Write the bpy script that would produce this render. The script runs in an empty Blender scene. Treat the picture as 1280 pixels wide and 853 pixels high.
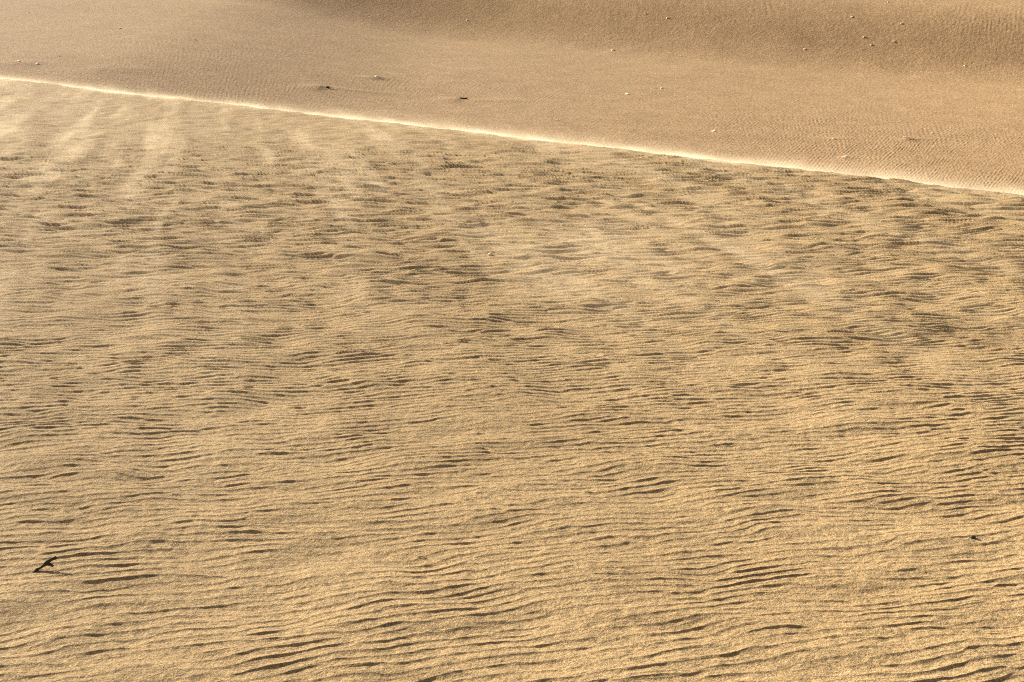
import bpy, bmesh, math, random
import numpy as np

random.seed(5)
RNG = np.random.default_rng(11)
sc = bpy.context.scene
COL = sc.collection

# ------------------------------------------------------------------ camera
LENS, SENSOR = 50.0, 36.0
FPX = LENS / SENSOR * 1280.0          # focal length in pixels of the 1280-wide photograph
PITCH = math.radians(18.9)
CAM = np.array([0.0, 0.0, 1.95])
cam_d = bpy.data.cameras.new('camera')
cam_d.lens = LENS; cam_d.sensor_width = SENSOR
cam_d.clip_start = 0.05; cam_d.clip_end = 3000.0
cam_d.dof.use_dof = True; cam_d.dof.focus_distance = 7.0; cam_d.dof.aperture_fstop = 18.0
cam = bpy.data.objects.new('camera', cam_d); COL.objects.link(cam)
cam.location = CAM; cam.rotation_euler = (math.pi / 2 - PITCH, 0, 0)
sc.camera = cam

def ray(px, py):
    a, b = (px - 640.0) / FPX, (426.5 - py) / FPX
    c, s = math.cos(PITCH), math.sin(PITCH)
    return np.array([a, c + b * s, -s + b * c])

# ------------------------------------------------------------------ sun, sky, view
SUN_AZ, SUN_EL = math.radians(48.0), math.radians(20.5)     # azimuth to the left of the view
SUN_DIR = np.array([-math.sin(SUN_AZ) * math.cos(SUN_EL), math.cos(SUN_AZ) * math.cos(SUN_EL), math.sin(SUN_EL)])
from mathutils import Vector, noise as mnoise
sun_d = bpy.data.lights.new('sun', 'SUN')
sun_d.energy = 5.0; sun_d.angle = math.radians(0.5); sun_d.color = (1.0, 0.91, 0.76)
sun = bpy.data.objects.new('sun', sun_d); COL.objects.link(sun)
sun.rotation_euler = (-Vector(SUN_DIR)).to_track_quat('-Z', 'Y').to_euler()
w = bpy.data.worlds.new('World'); sc.world = w; w.use_nodes = True
nt = w.node_tree; nt.nodes.clear()
sky = nt.nodes.new('ShaderNodeTexSky'); sky.sky_type = 'NISHITA'; sky.sun_disc = False
sky.sun_elevation = SUN_EL; sky.sun_rotation = -SUN_AZ
sky.dust_density = 10.0; sky.ozone_density = .3
bgn = nt.nodes.new('ShaderNodeBackground'); bgn.inputs['Strength'].default_value = 0.05
out = nt.nodes.new('ShaderNodeOutputWorld')
nt.links.new(sky.outputs[0], bgn.inputs['Color']); nt.links.new(bgn.outputs[0], out.inputs['Surface'])
sc.view_settings.view_transform = 'Standard'; sc.view_settings.look = 'None'
sc.view_settings.gamma = 1.0; sc.view_settings.use_curve_mapping = False
sc.view_settings.exposure = 1.55
sc.cycles.use_denoising = False
sc.cycles.pixel_filter_type = 'BLACKMAN_HARRIS'; sc.cycles.filter_width = 1.05
sc.cycles.max_bounces = 4; sc.cycles.diffuse_bounces = 2; sc.cycles.volume_bounces = 1
sc.cycles.volume_max_steps = 256

# ------------------------------------------------------------------ noise fields
def gauss_field(n, m, cx, cy, cplx=False):
    """Periodic smooth noise on an n x m lattice, correlation cx, cy in cells (unit variance)."""
    f = RNG.standard_normal((n, m)) + (1j * RNG.standard_normal((n, m)) if cplx else 0)
    kx = np.fft.fftfreq(n)[:, None]; ky = np.fft.fftfreq(m)[None, :]
    H = np.exp(-2 * (math.pi ** 2) * ((kx * cx) ** 2 + (ky * cy) ** 2))
    g = np.fft.ifft2(np.fft.fft2(f) * H)
    if not cplx: g = g.real
    g = g - g.mean()
    return (g / np.sqrt(np.mean(np.abs(g) ** 2))).astype(np.complex64 if cplx else np.float32)

def sample(f, u, v):
    """Quadratic B-spline lookup (smooth) of a periodic lattice at cell coordinates u, v."""
    n, m = f.shape
    iu = np.floor(u + .5).astype(np.int32); iv = np.floor(v + .5).astype(np.int32)
    du = (u - iu).astype(np.float32); dv = (v - iv).astype(np.float32)
    wu = (.5 * (.5 - du) ** 2, .75 - du * du, .5 * (.5 + du) ** 2)
    wv = (.5 * (.5 - dv) ** 2, .75 - dv * dv, .5 * (.5 + dv) ** 2)
    r = 0
    for a in range(3):
        ia = (iu + a - 1) % n
        for b in range(3):
            r = r + f[ia, (iv + b - 1) % m] * (wu[a] * wv[b])
    return r

GEN = gauss_field(512, 512, 4, 4)                 # general smooth noise, ~ 4-cell blobs
GEN2 = gauss_field(512, 512, 4, 4)
def gen(x, y, size, ox=0., oy=0., f=None):        # blobs of about `size` metres
    return sample(GEN if f is None else f, x / size * 4 + ox, y / size * 4 + oy)
def sstep(a, b, t):
    t = np.clip((t - a) / (b - a), 0, 1); return t * t * (3 - 2 * t)

# ------------------------------------------------------------------ near dune: shape
M_SLOPE = math.tan(math.radians(5.4))             # the near side falls gently away from the viewer
def plane_hit(px, py):
    d = ray(px, py); t = CAM[2] / (-d[2] - M_SLOPE * d[1]); return CAM + d * t
PL, PR = plane_hit(0, 97), plane_hit(1280, 240)
_t = (PR - PL)[:2]; _t /= np.linalg.norm(_t)
UX, UY = -_t[1], _t[0]                            # across the brink, away from the viewer
if UY < 0: UX, UY = -UX, -UY
UB = -(UX * PL[0] + UY * PL[1])
ROLL_C, ROLL_U0, ROLL_MAX = 0.13, 0.55, 2.2
def u_of(x, y): return UX * x + UY * y + UB
def near_base(x, y):
    v = x * UY - y * UX
    r = np.clip(u_of(x, y) + ROLL_U0 + .03 * gen(v, 0 * v + 3, .9, 11, 5) + .018 * gen(v, 0 * v + 9, .3, 77, 5), 0, None)
    r1 = np.minimum(r, ROLL_MAX)
    return -M_SLOPE * y - ROLL_C * r1 * r1 - 2 * ROLL_C * ROLL_MAX * (r - r1)

ENV = gauss_field(700, 1400, 7, 6, True)          # envelope of the ripple train
ENV2 = gauss_field(700, 1400, 6, 5, True)
_q = np.linspace(-30, 80, 8000)
_lam = 0.061 + 0.15 * sstep(7.5, 18, _q)
_s = np.concatenate([[0], np.cumsum(np.diff(_q) / (.5 * (_lam[1:] + _lam[:-1])))])

def saw(th, lee=.21):
    """Ripple profile: short hollow lee face towards the viewer, sharp crest, long gentle back."""
    f = np.mod(th / (2 * math.pi), 1.0)
    up = np.clip(f / lee, 0, 1); dn = np.clip((f - lee) / (1 - lee), 0, 1)
    r = np.where(f < lee, up ** 1.5, (1 - dn) ** 1.7)
    return r - .38

def near_detail(x, y):
    tq = -0.10 + 0.68 * np.exp(-y / 7.0)
    q = y - x * tq
    q = q + .016 * gen(x, y, .16, 7, 3) + .004 * gen(x, y, .06, 31, 9)
    s = np.interp(q, _q, _s); lam = np.interp(q, _q, _lam)
    e = sample(ENV, x / lam / .78 * 7 + 350, s / .9 * 6)
    A = np.abs(e); A = 1.2 * A / (.30 + A)
    h = A * saw(2 * math.pi * s + np.angle(e))
    e2 = sample(ENV2, x / lam / .9 * 7 + 100, s / .8 * 6 + 50)
    B = np.abs(e2); B = B / (1 + .5 * B)
    h = h + .38 * B * saw(2 * math.pi * 1.63 * s + np.angle(e2))
    big = gen(x, y * 1.7, .12, 60, 20); mid = gen(x + .25 * y, y * 1.8, .07, 90, 70)
    mdl = sstep(4.5, 7.5, y)
    spark = sstep(.35, 1.9, gen(x, y * 1.2, .021, 5, 77, GEN2) + .25 * gen(x, y, .16, 40, 5, GEN2))
    patch = np.clip(.80 + .18 * gen(x, y, .08, 140, 25, GEN2) + .08 * gen(x, y, .35, 15, 225, GEN2), .35, 1.3) + (.40 + .22 * mdl) * spark
    fade = 1 - sstep(-.4, .6, u_of(x, y))
    far = sstep(4.5, 11.0, y); mdl = sstep(4.5, 7.5, y)
    h = h * patch * lam * (.076 + .034 * mdl + .03 * far) * (1 - .9 * sstep(16, 23, y))
    along = gen(.94 * x + .33 * y, (.94 * y - .33 * x) * .25, .26, 9, 160)
    lump = (.0046 + .0018 * far) * big + (.0032 + .0032 * far) * mid + .010 * along + .0009 * (1 - sstep(6, 9, y)) * gen(x, y, .013, 3, 3, GEN2)
    return (h + lump) * fade

# ------------------------------------------------------------------ mesh building
def grid_object(name, X, Y, Z, mat):
    n, m = X.shape
    co = np.stack([X, Y, Z], -1).reshape(-1, 3).astype(np.float32)
    idx = np.arange(n * m, dtype=np.int32).reshape(n, m)
    quads = np.stack([idx[:-1, :-1], idx[:-1, 1:], idx[1:, 1:], idx[1:, :-1]], -1).reshape(-1, 4)
    me = bpy.data.meshes.new(name)
    me.vertices.add(n * m); me.vertices.foreach_set('co', co.ravel())
    k = len(quads)
    me.loops.add(k * 4); me.loops.foreach_set('vertex_index', quads.ravel())
    me.polygons.add(k); me.polygons.foreach_set('loop_start', np.arange(0, k * 4, 4, dtype=np.int32))
    me.polygons.foreach_set('use_smooth', np.ones(k, dtype=bool))
    me.update(calc_edges=True)
    me.materials.append(mat)
    o = bpy.data.objects.new(name, me); COL.objects.link(o)
    return o

def tag(o, label, cat, group=None, kind=None):
    o['label'] = label
    if cat: o['category'] = cat
    if group: o['group'] = group
    if kind: o['kind'] = kind
    return o

# ------------------------------------------------------------------ materials
def sand_material(name, base, grains, grain_amt, bump_amt):
    m = bpy.data.materials.new(name); m.use_nodes = True
    nt = m.node_tree; N = nt.nodes; L = nt.links; N.clear()
    o = N.new('ShaderNodeOutputMaterial'); b = N.new('ShaderNodeBsdfPrincipled')
    b.inputs['Roughness'].default_value = .95; b.inputs['Specular IOR Level'].default_value = .12
    b.inputs['Diffuse Roughness'].default_value = .6
    L.new(b.outputs[0], o.inputs['Surface'])
    tc = N.new('ShaderNodeTexCoord')
    def noise(scale, detail=2.0, rough=.6):
        n = N.new('ShaderNodeTexNoise'); n.inputs['Scale'].default_value = scale
        n.inputs['Detail'].default_value = detail; n.inputs['Roughness'].default_value = rough
        L.new(tc.outputs['Object'], n.inputs['Vector']); return n
    ramp = N.new('ShaderNodeValToRGB'); e = ramp.color_ramp.elements
    c = np.array(base)
    e[0].position = .12; e[0].color = (*(c * (1 - grain_amt)), 1)
    e[1].position = .88; e[1].color = (*np.clip(c * (1 + grain_amt), 0, .92), 1)
    mid = ramp.color_ramp.elements.new(.5); mid.color = (*c, 1)
    tot = None
    for sc_, wt in ((grains * 1.5, .48), (grains * .6, .34), (grains * .22, .18)):
        vo = N.new('ShaderNodeTexVoronoi'); vo.inputs['Scale'].default_value = sc_
        L.new(tc.outputs['Object'], vo.inputs['Vector'])
        sx = N.new('ShaderNodeSeparateColor'); L.new(vo.outputs['Color'], sx.inputs[0])
        ma = N.new('ShaderNodeMath'); ma.operation = 'MULTIPLY_ADD'; ma.inputs[1].default_value = wt
        L.new(sx.outputs[0], ma.inputs[0])
        if tot is None: ma.inputs[2].default_value = 0.0
        else: L.new(tot, ma.inputs[2])
        tot = ma.outputs[0]
    L.new(tot, ramp.inputs['Fac'])
    big = noise(.9, 4.0, .55)
    r2 = N.new('ShaderNodeValToRGB'); e = r2.color_ramp.elements
    e[0].position = .3; e[0].color = (.90, .89, .87, 1); e[1].position = .7; e[1].color = (1.06, 1.07, 1.08, 1)
    L.new(big.outputs['Fac'], r2.inputs['Fac'])
    mx = N.new('ShaderNodeMix'); mx.data_type = 'RGBA'; mx.blend_type = 'MULTIPLY'; mx.inputs['Factor'].default_value = 1
    L.new(ramp.outputs['Color'], mx.inputs['A']); L.new(r2.outputs['Color'], mx.inputs['B'])
    L.new(mx.outputs['Result'], b.inputs['Base Color'])
    bn = noise(grains * .8, 3.0, .75)
    bump = N.new('ShaderNodeBump'); bump.inputs['Strength'].default_value = 1.0
    bump.inputs['Distance'].default_value = bump_amt
    b2 = noise(grains * .3, 2.0, .6)
    sm = N.new('ShaderNodeMath'); sm.operation = 'MULTIPLY_ADD'; sm.inputs[1].default_value = 1.3
    L.new(b2.outputs['Fac'], sm.inputs[0]); L.new(bn.outputs['Fac'], sm.inputs[2])
    L.new(sm.outputs[0], bump.inputs['Height']); L.new(bump.outputs[0], b.inputs['Normal'])
    return m

M_SAND = sand_material('dune_sand', (.398, .281, .145), 210.0, .50, .0044)
M_PLAIN = sand_material('plain_sand', (.400, .267, .143), 30.0, .32, .016)

def plain_material(name, col, rough=.7, var=.25, scale=60.0, spec=.3):
    m = bpy.data.materials.new(name); m.use_nodes = True
    N = m.node_tree.nodes; L = m.node_tree.links
    b = N['Principled BSDF']; b.inputs['Roughness'].default_value = rough
    b.inputs['Specular IOR Level'].default_value = spec
    tc = N.new('ShaderNodeTexCoord'); n = N.new('ShaderNodeTexNoise'); n.inputs['Scale'].default_value = scale
    n.inputs['Detail'].default_value = 4
    L.new(tc.outputs['Object'], n.inputs['Vector'])
    r = N.new('ShaderNodeValToRGB'); c = np.array(col)
    r.color_ramp.elements[0].position = .3; r.color_ramp.elements[0].color = (*(c * (1 - var)), 1)
    r.color_ramp.elements[1].position = .7; r.color_ramp.elements[1].color = (*np.clip(c * (1 + var), 0, .95), 1)
    L.new(n.outputs['Fac'], r.inputs['Fac']); L.new(r.outputs['Color'], b.inputs['Base Color'])
    bp = N.new('ShaderNodeBump'); bp.inputs['Distance'].default_value = .002
    L.new(n.outputs['Fac'], bp.inputs['Height']); L.new(bp.outputs[0], b.inputs['Normal'])
    return m
M_WOOD = plain_material('weathered_dark_wood', (.050, .033, .020), .85, .4, 90)
M_STEM = plain_material('dry_grass', (.10, .075, .03), .8, .3, 120)
M_BARK = plain_material('dark_pebble', (.05, .035, .024), .8, .3, 80)
M_SHELL = plain_material('bleached_shell', (.76, .70, .58), .5, .08, 40)
M_PALE = plain_material('pale_stone_lit_crest', (.66, .55, .40), .8, .12, 40)
M_GREEN = plain_material('pale_green_scrap', (.62, .64, .42), .6, .12, 30)

# ------------------------------------------------------------------ near dune: mesh
_fl = .40 + np.cumsum(.00072 * 1.0075 ** np.arange(1, 341))
TX = np.concatenate([-_fl[::-1], np.linspace(-.40, .40, 1120), _fl])
rows = 2000
y_near = 3.1
# where each column meets the brink
_den = UX * TX + UY
y_br = np.where(_den > .12, -(UB + ROLL_U0 - .9) / np.maximum(_den, .12), 60.0)
y_br = np.clip(y_br, 4.5, 60)
t = np.linspace(0, 1, rows)[:, None]
Yv = 1 / ((1 - t) / y_near + t / y_br[None, :])
# back rows behind the viewer's feet and slip face rows
tail = np.array([.15, .35, .6, .9, 1.3, 1.8, 2.4, 3.2, 4.2, 5.4, 7, 9, 11.5, 14, 17])[:, None]
Ys = y_br[None, :] + tail * 1.0
Yn = np.repeat(np.array([.25, .8, 1.3, 1.7, 2.0, 2.3, 2.55, 2.8, 3.0])[:, None], len(TX), 1)
Yall = np.concatenate([Yn, Yv, Ys], 0)
Xall = TX[None, :] * np.maximum(Yall, .25)
Zall = near_base(Xall, Yall) + near_detail(Xall, Yall)
dune = grid_object('sand_dune', Xall, Yall, Zall, M_SAND)
tag(dune, 'rippled tan sand dune sloping away to a straight windblown brink', None, kind='structure')

# ------------------------------------------------------------------ far basin
D_PLAIN = -5.55
def plain_pt(px, py, z=D_PLAIN):
    d = ray(px, py); t = (z - CAM[2]) / d[2]; return CAM + d * t
BL, BR = plain_pt(450, 42), plain_pt(1280, 100)
_b = (BR - BL)[:2]; _b /= np.linalg.norm(_b)
WX, WY = -_b[1], _b[0]
if WY < 0: WX, WY = -WX, -WY
WB = -(WX * BL[0] + WY * BL[1])
def w_of(x, y): return WX * x + WY * y + WB
_w = np.linspace(-60, 600, 6601)
_sl = .70 * sstep(-1.8, 2.0, _w) * (1 - .86 * sstep(1.2, 4.8, _w)) + .10 * sstep(13.0, 15, _w) * (1 - sstep(17, 20, _w))
_rise = np.concatenate([[0], np.cumsum(.5 * (_sl[1:] + _sl[:-1]) * np.diff(_w))])
def far_base(x, y):
    w = w_of(x, y)
    z = D_PLAIN + np.interp(w + 1.0 * gen(x, y, 14, 3, 9), _w, _rise) * (.25 + .75 * sstep(-34, -3, x))
    z = z + 1.0 * sstep(36, 50, y) * sstep(3, 14, -x)
    z = z + .12 * gen(x, y, 9, 33, 44) * (1 - .5 * sstep(0, 3, w)) + .03 * gen(x, y, 2.5, 80, 10)
    return z

FENV = gauss_field(1024, 1024, 6, 6, True)
FENV2 = gauss_field(1024, 1024, 6, 6, True)
FL = .098
def far_detail(x, y):
    w = w_of(x, y)
    ang = math.radians(77.0)
    rx, ry = math.sin(ang), -math.cos(ang)         # ripple normal
    px_, py_ = math.cos(ang), math.sin(ang)        # along the crests
    xw = x + .03 * gen(x, y * .4, .5, 12, 61)
    s = (xw * .97 - .19 * y - .028 * x * (y - 38)) / FL; p = (x * px_ + y * py_) / FL
    e = sample(FENV, p / 2.6 * 6, s / 1.0 * 6); A = np.abs(e); A = A / (1 + .4 * A)
    h = A * (np.sin(2 * math.pi * s + np.angle(e)) - .25 * np.sin(4 * math.pi * s + 2 * np.angle(e)))
    e2 = sample(FENV2, p / 1.8 * 6, s / .9 * 6); B = np.abs(e2); B = B / (1 + .4 * B)
    h = h + .6 * B * np.sin(2 * math.pi * (.8 * s + .3 * p) + np.angle(e2))
    # strong ripples low right and on the terrace behind, smooth floor at the foot of the rise
    right = sstep(-11, 5, x)
    k = (.20 + .45 * right) * (1 - .75 * sstep(-11, -6, w)) + .15
    k = np.where(w > -3, np.maximum(k, (.2 + .55 * sstep(-8, 8, x)) * sstep(1.2, 3.2, w)), k)
    k = k * np.clip(.85 + .4 * gen(x, y, 1.2, 9, 99), .2, 1.5)
    return h * k * .0052

TAILS = []   # (x, y, height, radius across, length left, length right)
def far_tails(x, y):
    z = np.zeros_like(x)
    for (tx, ty, hh, r, ll, lr) in TAILS:
        dx = x - tx; dy = y - ty
        L = np.where(dx < 0, ll, lr)
        z += hh * np.exp(-(dx / L) ** 2 - (dy / r) ** 2)
    return z
def far_hit(px, py):
    d = ray(px, py); lo, hi = 20.0, 160.0
    ts = np.linspace(lo, hi, 6000); P = CAM + ts[:, None] * d
    f = P[:, 2] - far_base(P[:, 0], P[:, 1])
    i = int(np.argmax(f < 0)) if (f < 0).any() else -1
    return P[i]
def near_hit(px, py):
    d = ray(px, py); ts = np.linspace(2, 40, 12000); P = CAM + ts[:, None] * d
    f = P[:, 2] - near_base(P[:, 0], P[:, 1]) - near_detail(P[:, 0], P[:, 1])
    i = int(np.argmax(f < 0)); return P[i]

def add_tail(px, py, hh, r, ll, lr, dx=0):
    P = far_hit(px, py); TAILS.append((P[0] + dx, P[1], hh, r, ll, lr)); return P
add_tail(572, 125.5, .06, .45, .5, .2, -.1)
add_tail(600, 126, .03, .3, .5, 1.8)
add_tail(402, 110.5, .06, .45, .5, .2, -.1)
add_tail(425, 111.5, .03, .3, .6, 1.8)
add_tail(471, 98.5, .08, .3, .5, .3)
add_tail(1138, 175.0, .04, .15, .3, .6)
add_tail(766, 65, .03, .25, .3, 1.0)
add_tail(30, 79, .035, .4, .8, .6)
add_tail(128, 87, .04, .5, .5, 1.2)
add_tail(1042, 174, .025, .2, .3, .4)
add_tail(1057, 198, .03, .2, .2, .3)

_ff = .428 + np.cumsum(.00054 * 1.014 ** np.arange(1, 231))
FTX = np.concatenate([-_ff[::-1], np.linspace(-.428, .428, 1600), _ff])[None, :]
y0s = np.linspace(7, 23.5, 26)
inv = np.linspace(1 / 24.0, 1 / 95.0, 560)
y2s = np.geomspace(96, 1200, 50)
FY = np.concatenate([y0s, 1 / inv, y2s])[:, None] * np.ones_like(FTX)
FX = FTX * FY
FZ = far_base(FX, FY) + far_detail(FX, FY) * (1 - sstep(80, 100, FY)) + far_tails(FX, FY)
plain = grid_object('sand_plain', FX, FY, FZ, M_PLAIN)
tag(plain, 'broad rippled sand flat lying below and beyond the dune brink', None, kind='structure')

# ------------------------------------------------------------------ blowing sand over the near slope and brink
def blowing_sand():
    TXc = np.linspace(-.72, 1.1, 230)[None, :]
    yb = np.clip(-(UB + ROLL_U0 - 2.6) / np.maximum(UX * TXc + UY, .12), 6, 60)
    tt = np.linspace(0, 1, 140)[:, None]
    Y = 1 / ((1 - tt) / 4.6 + tt / yb); X = TXc * Y
    base = near_base(X, Y)
    n, m = X.shape
    top = np.stack([X, Y, base + .24], -1).reshape(-1, 3); bot = np.stack([X, Y, base - .04], -1).reshape(-1, 3)
    bm = bmesh.new()
    vt = [bm.verts.new(p) for p in top]; vb = [bm.verts.new(p) for p in bot]
    for i in range(n - 1):
        for j in range(m - 1):
            a, b, c, d = i * m + j, i * m + j + 1, (i + 1) * m + j + 1, (i + 1) * m + j
            bm.faces.new((vt[a], vt[b], vt[c], vt[d])); bm.faces.new((vb[d], vb[c], vb[b], vb[a]))
    edge = [j for j in range(m)] + [i * m + m - 1 for i in range(1, n)] + [(n - 1) * m + j for j in range(m - 2, -1, -1)] + [i * m for i in range(n - 2, 0, -1)]
    for k in range(len(edge)):
        a, b = edge[k], edge[(k + 1) % len(edge)]
        bm.faces.new((vt[b], vt[a], vb[a], vb[b]))
    bmesh.ops.recalc_face_normals(bm, faces=bm.faces)
    me = bpy.data.meshes.new('blowing_sand'); bm.to_mesh(me); bm.free()
    m = bpy.data.materials.new('airborne_sand'); m.use_nodes = True
    nt = m.node_tree; N = nt.nodes; L = nt.links; N.clear()
    def math_(op, a, b=None, c=None):
        n = N.new('ShaderNodeMath'); n.operation = op
        for i, v in enumerate((a, b, c)):
            if v is None: continue
            if isinstance(v, (int, float)): n.inputs[i].default_value = v
            else: L.new(v, n.inputs[i])
        return n.outputs[0]
    tc = N.new('ShaderNodeTexCoord'); sp = N.new('ShaderNodeSeparateXYZ'); L.new(tc.outputs['Object'], sp.inputs[0])
    x, y, z = sp.outputs
    u = math_('ADD', math_('MULTIPLY', x, UX), math_('MULTIPLY_ADD', y, UY, UB + ROLL_U0))
    r = math_('MAXIMUM', u, 0.0)
    h = math_('ADD', math_('MULTIPLY_ADD', y, M_SLOPE, z), math_('MULTIPLY', math_('MULTIPLY', r, r), ROLL_C))
    h = math_('MAXIMUM', h, 0.0)
    fall = math_('EXPONENT', math_('MULTIPLY', h, -1 / .054))
    # streamers drawn out along the wind
    cb = N.new('ShaderNodeCombineXYZ')
    L.new(math_('MULTIPLY_ADD', math_('MULTIPLY_ADD', y, .20, x), 2.3, 3.7), cb.inputs[0])
    L.new(math_('MULTIPLY', math_('MULTIPLY_ADD', x, -.20, y), .15), cb.inputs[1])
    L.new(math_('MULTIPLY', h, 4.0), cb.inputs[2])
    no = N.new('ShaderNodeTexNoise'); no.inputs['Scale'].default_value = 1.0; no.inputs['Detail'].default_value = 3.0
    no.inputs['Roughness'].default_value = .6; no.inputs['Distortion'].default_value = .4
    L.new(cb.outputs[0], no.inputs['Vector'])
    st = N.new('ShaderNodeMapRange'); st.interpolation_type = 'SMOOTHSTEP'
    st.inputs['From Min'].default_value = .46; st.inputs['From Max'].default_value = .74
    st.inputs['To Min'].default_value = .03; st.inputs['To Max'].default_value = 2.0
    L.new(no.outputs['Fac'], st.inputs['Value'])
    far = N.new('ShaderNodeMapRange'); far.interpolation_type = 'SMOOTHSTEP'
    far.inputs['From Min'].default_value = 4.5; far.inputs['From Max'].default_value = 10.0
    far.inputs['To Min'].default_value = .35; far.inputs['To Max'].default_value = .95
    L.new(y, far.inputs['Value'])
    brink = N.new('ShaderNodeMapRange'); brink.interpolation_type = 'SMOOTHSTEP'
    brink.inputs['From Min'].default_value = -.35; brink.inputs['From Max'].default_value = .7
    brink.inputs['To Min'].default_value = 0.0; brink.inputs['To Max'].default_value = 3.0
    L.new(u, brink.inputs['Value'])
    thin = N.new('ShaderNodeMapRange'); thin.inputs['From Min'].default_value = 13.0; thin.inputs['From Max'].default_value = 30.0
    thin.inputs['To Min'].default_value = 1.2; thin.inputs['To Max'].default_value = .42
    L.new(y, thin.inputs['Value'])
    cb2 = N.new('ShaderNodeCombineXYZ')
    L.new(math_('MULTIPLY', x, 1.5), cb2.inputs[0]); L.new(math_('MULTIPLY', y, 1.0), cb2.inputs[1])
    L.new(math_('MULTIPLY', h, 5.0), cb2.inputs[2])
    n2 = N.new('ShaderNodeTexNoise'); n2.inputs['Scale'].default_value = 1.0; n2.inputs['Detail'].default_value = 3.0
    n2.inputs['Roughness'].default_value = .6; L.new(cb2.outputs[0], n2.inputs['Vector'])
    puff = N.new('ShaderNodeMapRange'); puff.interpolation_type = 'SMOOTHSTEP'
    puff.inputs['From Min'].default_value = .36; puff.inputs['From Max'].default_value = .66
    puff.inputs['To Min'].default_value = .25; puff.inputs['To Max'].default_value = 1.8
    L.new(n2.outputs['Fac'], puff.inputs['Value'])
    dens = math_('MULTIPLY', math_('ADD', math_('MULTIPLY', math_('MULTIPLY', st.outputs[0], thin.outputs[0]), far.outputs[0]), math_('MULTIPLY', math_('MULTIPLY', brink.outputs[0], thin.outputs[0]), puff.outputs[0])), fall)
    dens = math_('MULTIPLY', dens, DENS)
    vs = N.new('ShaderNodeVolumeScatter'); vs.inputs['Color'].default_value = (.70, .61, .46, 1)
    vs.inputs['Anisotropy'].default_value = .25
    L.new(dens, vs.inputs['Density'])
    o = N.new('ShaderNodeOutputMaterial'); L.new(vs.outputs[0], o.inputs['Volume'])
    m.cycles.volume_step_rate = .035
    me.materials.append(m)
    ob = bpy.data.objects.new('blowing_sand', me); COL.objects.link(ob)
    tag(ob, 'pale streamers of sand blowing low over the dune and its brink', 'blowing sand', kind='stuff')
DENS = .27
blowing_sand()

# ------------------------------------------------------------------ small things
def tube(points, radii, sides=8, jitter=.12):
    """One closed tapering limb through the points, knobbly like dry wood."""
    bm = bmesh.new(); rings = []
    pts = [Vector(p) for p in points]
    for i, p in enumerate(pts):
        d = (pts[min(i + 1, len(pts) - 1)] - pts[max(i - 1, 0)]).normalized()
        a = d.cross(Vector((0, 0, 1)));  a = a.normalized() if a.length > 1e-4 else Vector((1, 0, 0))
        b = d.cross(a).normalized()
        rings.append([bm.verts.new(p + (a * math.cos(k * 2 * math.pi / sides) + b * math.sin(k * 2 * math.pi / sides)) * radii[i] * random.uniform(1 - jitter, 1 + jitter)) for k in range(sides)])
    for r0, r1 in zip(rings, rings[1:]):
        for k in range(sides):
            bm.faces.new((r0[k], r0[(k + 1) % sides], r1[(k + 1) % sides], r1[k]))
    bm.faces.new(rings[0][::-1]); bm.faces.new(rings[-1])
    bmesh.ops.recalc_face_normals(bm, faces=bm.faces)
    return bm
def mesh_obj(name, bm, mat, parent=None, smooth=True):
    me = bpy.data.meshes.new(name); bm.to_mesh(me); bm.free()
    for p in me.polygons: p.use_smooth = smooth
    me.materials.append(mat)
    o = bpy.data.objects.new(name, me); COL.objects.link(o)
    if parent: o.parent = parent
    return o
def stone(rx, ry, rz, seed, rough=.25, sub=3):
    bm = bmesh.new(); bmesh.ops.create_icosphere(bm, subdivisions=sub, radius=1)
    for v in bm.verts:
        n = mnoise.noise(v.co * 1.1 + Vector((seed * 7.3, seed, 0))) + .4 * mnoise.noise(v.co * 2.7 + Vector((0, seed * 3.1, 0)))
        v.co *= 1 + rough * n
        v.co = Vector((v.co.x * rx, v.co.y * ry, v.co.z * rz))
    return bm
def shell(rx, ry, rz, seed):
    """A cupped, ribbed valve: a thick fan-shaped bowl, hollow side down."""
    bm = bmesh.new(); n, m = 9, 20; layers = []
    for side, th in ((1, 0), (0, -.12)):
        g = []
        for i in range(n):
            t = i / (n - 1)
            row = []
            for k in range(m):
                a = math.pi * (-.08 + 1.16 * k / (m - 1))
                rr = t * (1 + .05 * math.cos(k * math.pi * .9)) * (.75 + .25 * math.sin(a))
                zz = (1 - (t * .95) ** 2) * (.75 + .25 * math.sin(a)) + .04 * math.cos(k * math.pi) * t
                row.append(bm.verts.new((rx * rr * math.cos(a), ry * (2 * rr * math.sin(a) - .8), rz * (zz + th))))
            g.append(row)
        layers.append(g)
    A, B = layers
    for i in range(n - 1):
        for k in range(m - 1):
            bm.faces.new((A[i][k], A[i + 1][k], A[i + 1][k + 1], A[i][k + 1]))
            bm.faces.new((B[i][k], B[i][k + 1], B[i + 1][k + 1], B[i + 1][k]))
    for k in range(m - 1):
        bm.faces.new((A[-1][k], B[-1][k], B[-1][k + 1], A[-1][k + 1]))
    for i in range(n - 1):
        bm.faces.new((A[i][0], B[i][0], B[i + 1][0], A[i + 1][0])); bm.faces.new((A[i][-1], A[i + 1][-1], B[i + 1][-1], B[i][-1]))
    bmesh.ops.remove_doubles(bm, verts=bm.verts, dist=1e-6)
    bmesh.ops.recalc_face_normals(bm, faces=bm.faces)
    return bm
def near_z(x, y):
    return float((near_base(np.array([x]), np.array([y])) + near_detail(np.array([x]), np.array([y])))[0])

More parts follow.
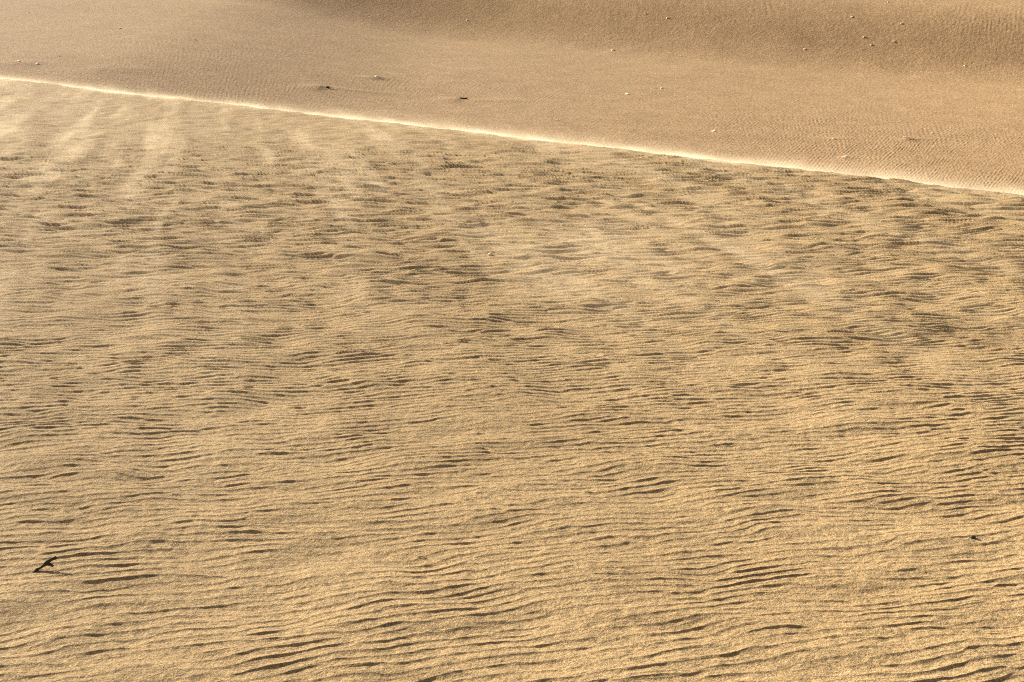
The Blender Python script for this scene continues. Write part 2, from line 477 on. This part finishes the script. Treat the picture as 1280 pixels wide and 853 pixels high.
# forked twig standing on the near sand
def twig():
    P = near_hit(48, 714); S = 1 / 374.0          # metres per photo pixel there
    root = bpy.data.objects.new('dead_twig', None); COL.objects.link(root); root.location = (P[0], P[1], near_z(P[0], P[1]) + .003)
    tag(root, 'small dark forked dead twig sticking out of rippled sand', 'twig')
    k = S
    def pt(px, py, up): return ((px - 48) * k, up * k * -0.0 + (714 - py) * k * .55, (714 - py) * k * .75 + up * k)
    mesh_obj('stem', tube([pt(43, 716.5, .5), pt(46, 714, .8), pt(50, 712.3, 1), pt(54, 709.5, 1.2), pt(57, 707, 2), pt(60, 703.5, 2), pt(65, 700.5, 2), pt(71.5, 699.5, 2.2)],
                          [1.2 * k, 2.3 * k, 1.6 * k, 2.0 * k, 3.2 * k, 2.8 * k, 2.4 * k, 1.0 * k]), M_WOOD, root)
    mesh_obj('side_branch', tube([pt(55, 708.5, 1), pt(59, 706.0, 1.4), pt(63, 707.5, 1.4), pt(67.5, 709, .6)], [2.2 * k, 2.4 * k, 2.2 * k, 1.2 * k]), M_WOOD, root)
    mesh_obj('side_branch', tube([pt(61, 703.5, 2), pt(66, 699.5, 2), pt(70, 697.3, 2.6)], [2.0 * k, 1.8 * k, .8 * k]), M_WOOD, root)
    mesh_obj('side_branch', tube([pt(40.5, 716.5, .4), pt(43, 717.5, .6), pt(46, 719.5, .6), pt(48.5, 721, .5)], [.9 * k, 1.4 * k, 1.4 * k, 1.1 * k]), M_WOOD, root)
twig()

P = near_hit(1216, 673)
o = mesh_obj('dark_pebble', stone(.009, .008, .008, 3), M_BARK); o.location = (P[0], P[1], near_z(P[0], P[1]) + .004)
tag(o, 'small blackish pebble lying on the rippled near slope', 'pebble')
P = near_hit(528, 699)
zs = near_z(P[0], P[1]); k = 1 / 370.0
o = mesh_obj('grass_stem', tube([(-7 * k, .012, .003), (-3 * k, .010, .006), (1 * k, .002, .006), (4 * k, -.006, .004), (7.5 * k, -.008, .002)], [.5 * k, .7 * k, .7 * k, .7 * k, .4 * k]), M_STEM)
o.location = (P[0], P[1], zs + .001)
tag(o, 'thin crooked dry grass stem lying flat on near ripples', 'grass stem')
P = near_hit(613, 319)
o = mesh_obj('pale_stone_lit_crest', stone(.018, .014, .014, 8), M_PALE); o.location = (P[0], P[1], near_z(P[0], P[1]) + .004)  # added pale stone shape standing in for a sunlit patch of ripple crest
tag(o, 'pale half-buried lump standing in for a sunlit ripple crest halfway up the near slope', 'stone')

# dark driftwood on the far flat
def far_z(x, y):
    X = np.array([[x]]); Y = np.array([[y]])
    return float((far_base(X, Y) + far_tails(X, Y))[0, 0])
def far_place(px, py):
    P = far_hit(px, py); return P[0], P[1], far_z(P[0], P[1])
x, y, z = far_place(579.5, 124.5); k = np.linalg.norm([x, y, z - CAM[2]]) / FPX
root = bpy.data.objects.new('driftwood', None); COL.objects.link(root); root.location = (x, y, z)
tag(root, 'dark twig with knobbed ends, right-hand one of two dark pieces on the sand flat', 'driftwood')
mesh_obj('stem', tube([(-4.6 * k, 0, 1.2 * k), (-2 * k, .02, .9 * k), (1 * k, 0, .7 * k), (4.5 * k, -.02, .6 * k)], [1.0 * k, .75 * k, .85 * k, 1.2 * k]), M_WOOD, root)
mesh_obj('stub', tube([(-4.3 * k, 0, .8 * k), (-4.9 * k, .03, 2.3 * k)], [.5 * k, .35 * k]), M_WOOD, root)
mesh_obj('stub', tube([(4.0 * k, 0, .4 * k), (4.8 * k, -.03, 1.7 * k)], [.8 * k, .5 * k]), M_WOOD, root)
x, y, z = far_place(409.5, 111.0); k = np.linalg.norm([x, y, z - CAM[2]]) / FPX
root = bpy.data.objects.new('driftwood', None); COL.objects.link(root); root.location = (x, y, z)
tag(root, 'short dark lump of wood with thin tail, left-hand one on the sand flat', 'driftwood')
mesh_obj('stem', tube([(-2.2 * k, 0, .5 * k), (-1 * k, 0, .8 * k), (.8 * k, 0, .9 * k), (2.2 * k, 0, .7 * k)], [.8 * k, 1.5 * k, 1.5 * k, .7 * k]), M_WOOD, root)
mesh_obj('side_branch', tube([(1.5 * k, 0, .7 * k), (4 * k, .02, .9 * k), (6.5 * k, .03, .6 * k)], [.5 * k, .35 * k, .2 * k]), M_WOOD, root)

# sun-bleached shells, stones and scraps scattered over the flat: px, py, width px, height px, kind, material, label
ITEMS = [
 (471, 98.6, 5, 1.6, 'stone', M_SHELL, 'pale flat stone with brown shadow, left of the right-hand dark twig'),
 (506, 110, 3, 2.4, 'shell', M_SHELL, 'small white shell between the two dark twigs'),
 (507, 130, 3.4, 2.0, 'shell', M_SHELL, 'tiny pale shell just above the brink between the two dark twigs'),
 (697, 150.5, 4, 2.8, 'shell', M_SHELL, 'round white shell right of the dark twigs, close above the brink'),
 (784, 118, 8, 1.7, 'stone', M_PALE, 'long flat pale stone beside a slanted white shell'),
 (827, 110.6, 6, 2.2, 'shell', M_SHELL, 'slanted white shell right of the long flat pale stone'),
 (766, 64, 6, 3, 'shell', M_SHELL, 'bright triangular white shell below the shaded rise'),
 (851, 70.5, 3.6, 1.8, 'shell', M_SHELL, 'small white shell right of the triangular one, below the rise'),
 (834, 23, 5, 1.9, 'shell', M_SHELL, 'white shell at upper edge of the shaded rise'),
 (807, 17.6, 3, 1.7, 'stone', M_PALE, 'faint pale stone left of the white shell atop the rise'),
 (584, 26, 3.2, 2, 'shell', M_SHELL, 'lone white shell on smooth sand left of the shaded rise'),
 (892, 164.5, 7, 1.6, 'stone', M_PALE, 'faint flat sandy stone near the middle of the brink'),
 (1042, 174.8, 5, 2.4, 'stone', M_GREEN, 'pale greenish white scrap lying among the far ripples'),
 (997, 126, 3, 2, 'stone', M_PALE, 'single pale pebble above the greenish scrap'),
 (1165.5, 167, 3, 2, 'stone', M_SHELL, 'tiny white pebble above the end of the pale sliver'),
 (1056.5, 197.6, 7, 2, 'stone', M_PALE, 'rounded sandy stone below the greenish scrap'),
 (1080, 47, 5, 2.6, 'shell', M_SHELL, 'brightest white shell on the rippled terrace at upper right'),
 (1089, 56.6, 4.2, 1.7, 'shell', M_SHELL, 'small shell just below the brightest shell of the terrace'),
 (1118, 52.4, 5, 2, 'stone', M_PALE, 'dull pale stone right of the brightest terrace shell'),
 (1110, 3.4, 3.4, 2.2, 'shell', M_SHELL, 'white shell at the very top edge of the picture'),
 (1127, 30, 5, 1.7, 'stone', M_PALE, 'faint pale stone in the middle of the rippled terrace'),
 (1065, 21.8, 5, 1.5, 'stone', M_PALE, 'faint flat stone high on the rippled terrace'),
 (1206, 82.6, 4.2, 1.4, 'shell', M_SHELL, 'thin white shell at the foot of the rise on the right'),
 (1006, 62.4, 5, 1.5, 'stone', M_PALE, 'faint flat stone on the shaded foot of the rise'),
 (244, 50.2, 3.4, 3, 'shell', M_SHELL, 'round white shell alone on the left of the flat'),
 (74.5, 70.8, 3, 2.4, 'shell', M_SHELL, 'white shell above the brink at far left, right of the flat slivers'),
 (103, 23, 2.8, 2, 'shell', M_SHELL, 'upper small white shell on the left of the flat'),
 (150, 36, 5, 2.0, 'stone', M_PALE, 'pale tan stone between white shells on the left'),
 (23, 78, 6.5, 1.3, 'shell', M_SHELL, 'upper thin white shell sliver at the left edge'),
 (46, 80.6, 7.5, 1.3, 'shell', M_SHELL, 'lower thin white shell sliver near the left edge'),
 (36, 16.5, 3, 1.8, 'stone', M_PALE, 'pale pebble in the upper left corner'),
 (260, 95.2, 3, 1.7, 'stone', M_SHELL, 'pale pebble just above the brink left of the dark lump'),
 (109, 98.6, 2.6, 1.5, 'stone', M_SHELL, 'tiny pale pebble just over the brink at left'),
]
for i, (px, py, wd, ht, kind, mat, lab) in enumerate(ITEMS):
    x, y, z = far_place(px, py); k = np.linalg.norm([x, y, z - CAM[2]]) / FPX
    rx, rz = wd * k * .38, ht * k * .42
    bm = shell(rx, rx * .62, rz * 1.5, i) if kind == 'shell' else stone(rx, rx * .7, rz * .9, i + 20)
    o = mesh_obj('shell' if kind == 'shell' else ('plastic_scrap' if mat is M_GREEN else 'stone'), bm, mat)
    o.location = (x, y, z + (rz * .15 if kind == 'shell' else rz * .45))
    o.rotation_euler = (random.uniform(.25, .5) if kind == 'shell' else random.uniform(-.1, .3), random.uniform(-.75, -.45) if kind == 'shell' else random.uniform(-.3, .0), random.uniform(-.4, .4))
    tag(o, lab, 'shell' if kind == 'shell' else ('scrap' if mat is M_GREEN else 'stone'),
        'white shells scattered over the flat' if kind == 'shell' else (None if mat is M_GREEN else 'pale stones scattered over the flat'))
x, y, z = far_place(1137, 175.2); k = np.linalg.norm([x, y, z - CAM[2]]) / FPX
o = mesh_obj('bleached_stick', tube([(-7.5 * k, .05, 1.2 * k), (-5 * k, .04, 1.3 * k), (0, 0, .9 * k), (6 * k, -.06, .4 * k)], [.6 * k, .9 * k, .6 * k, .3 * k]), M_SHELL)
o.location = (x, y, z); tag(o, 'long pale bleached stick with a shadow on the right of the flat', 'stick')
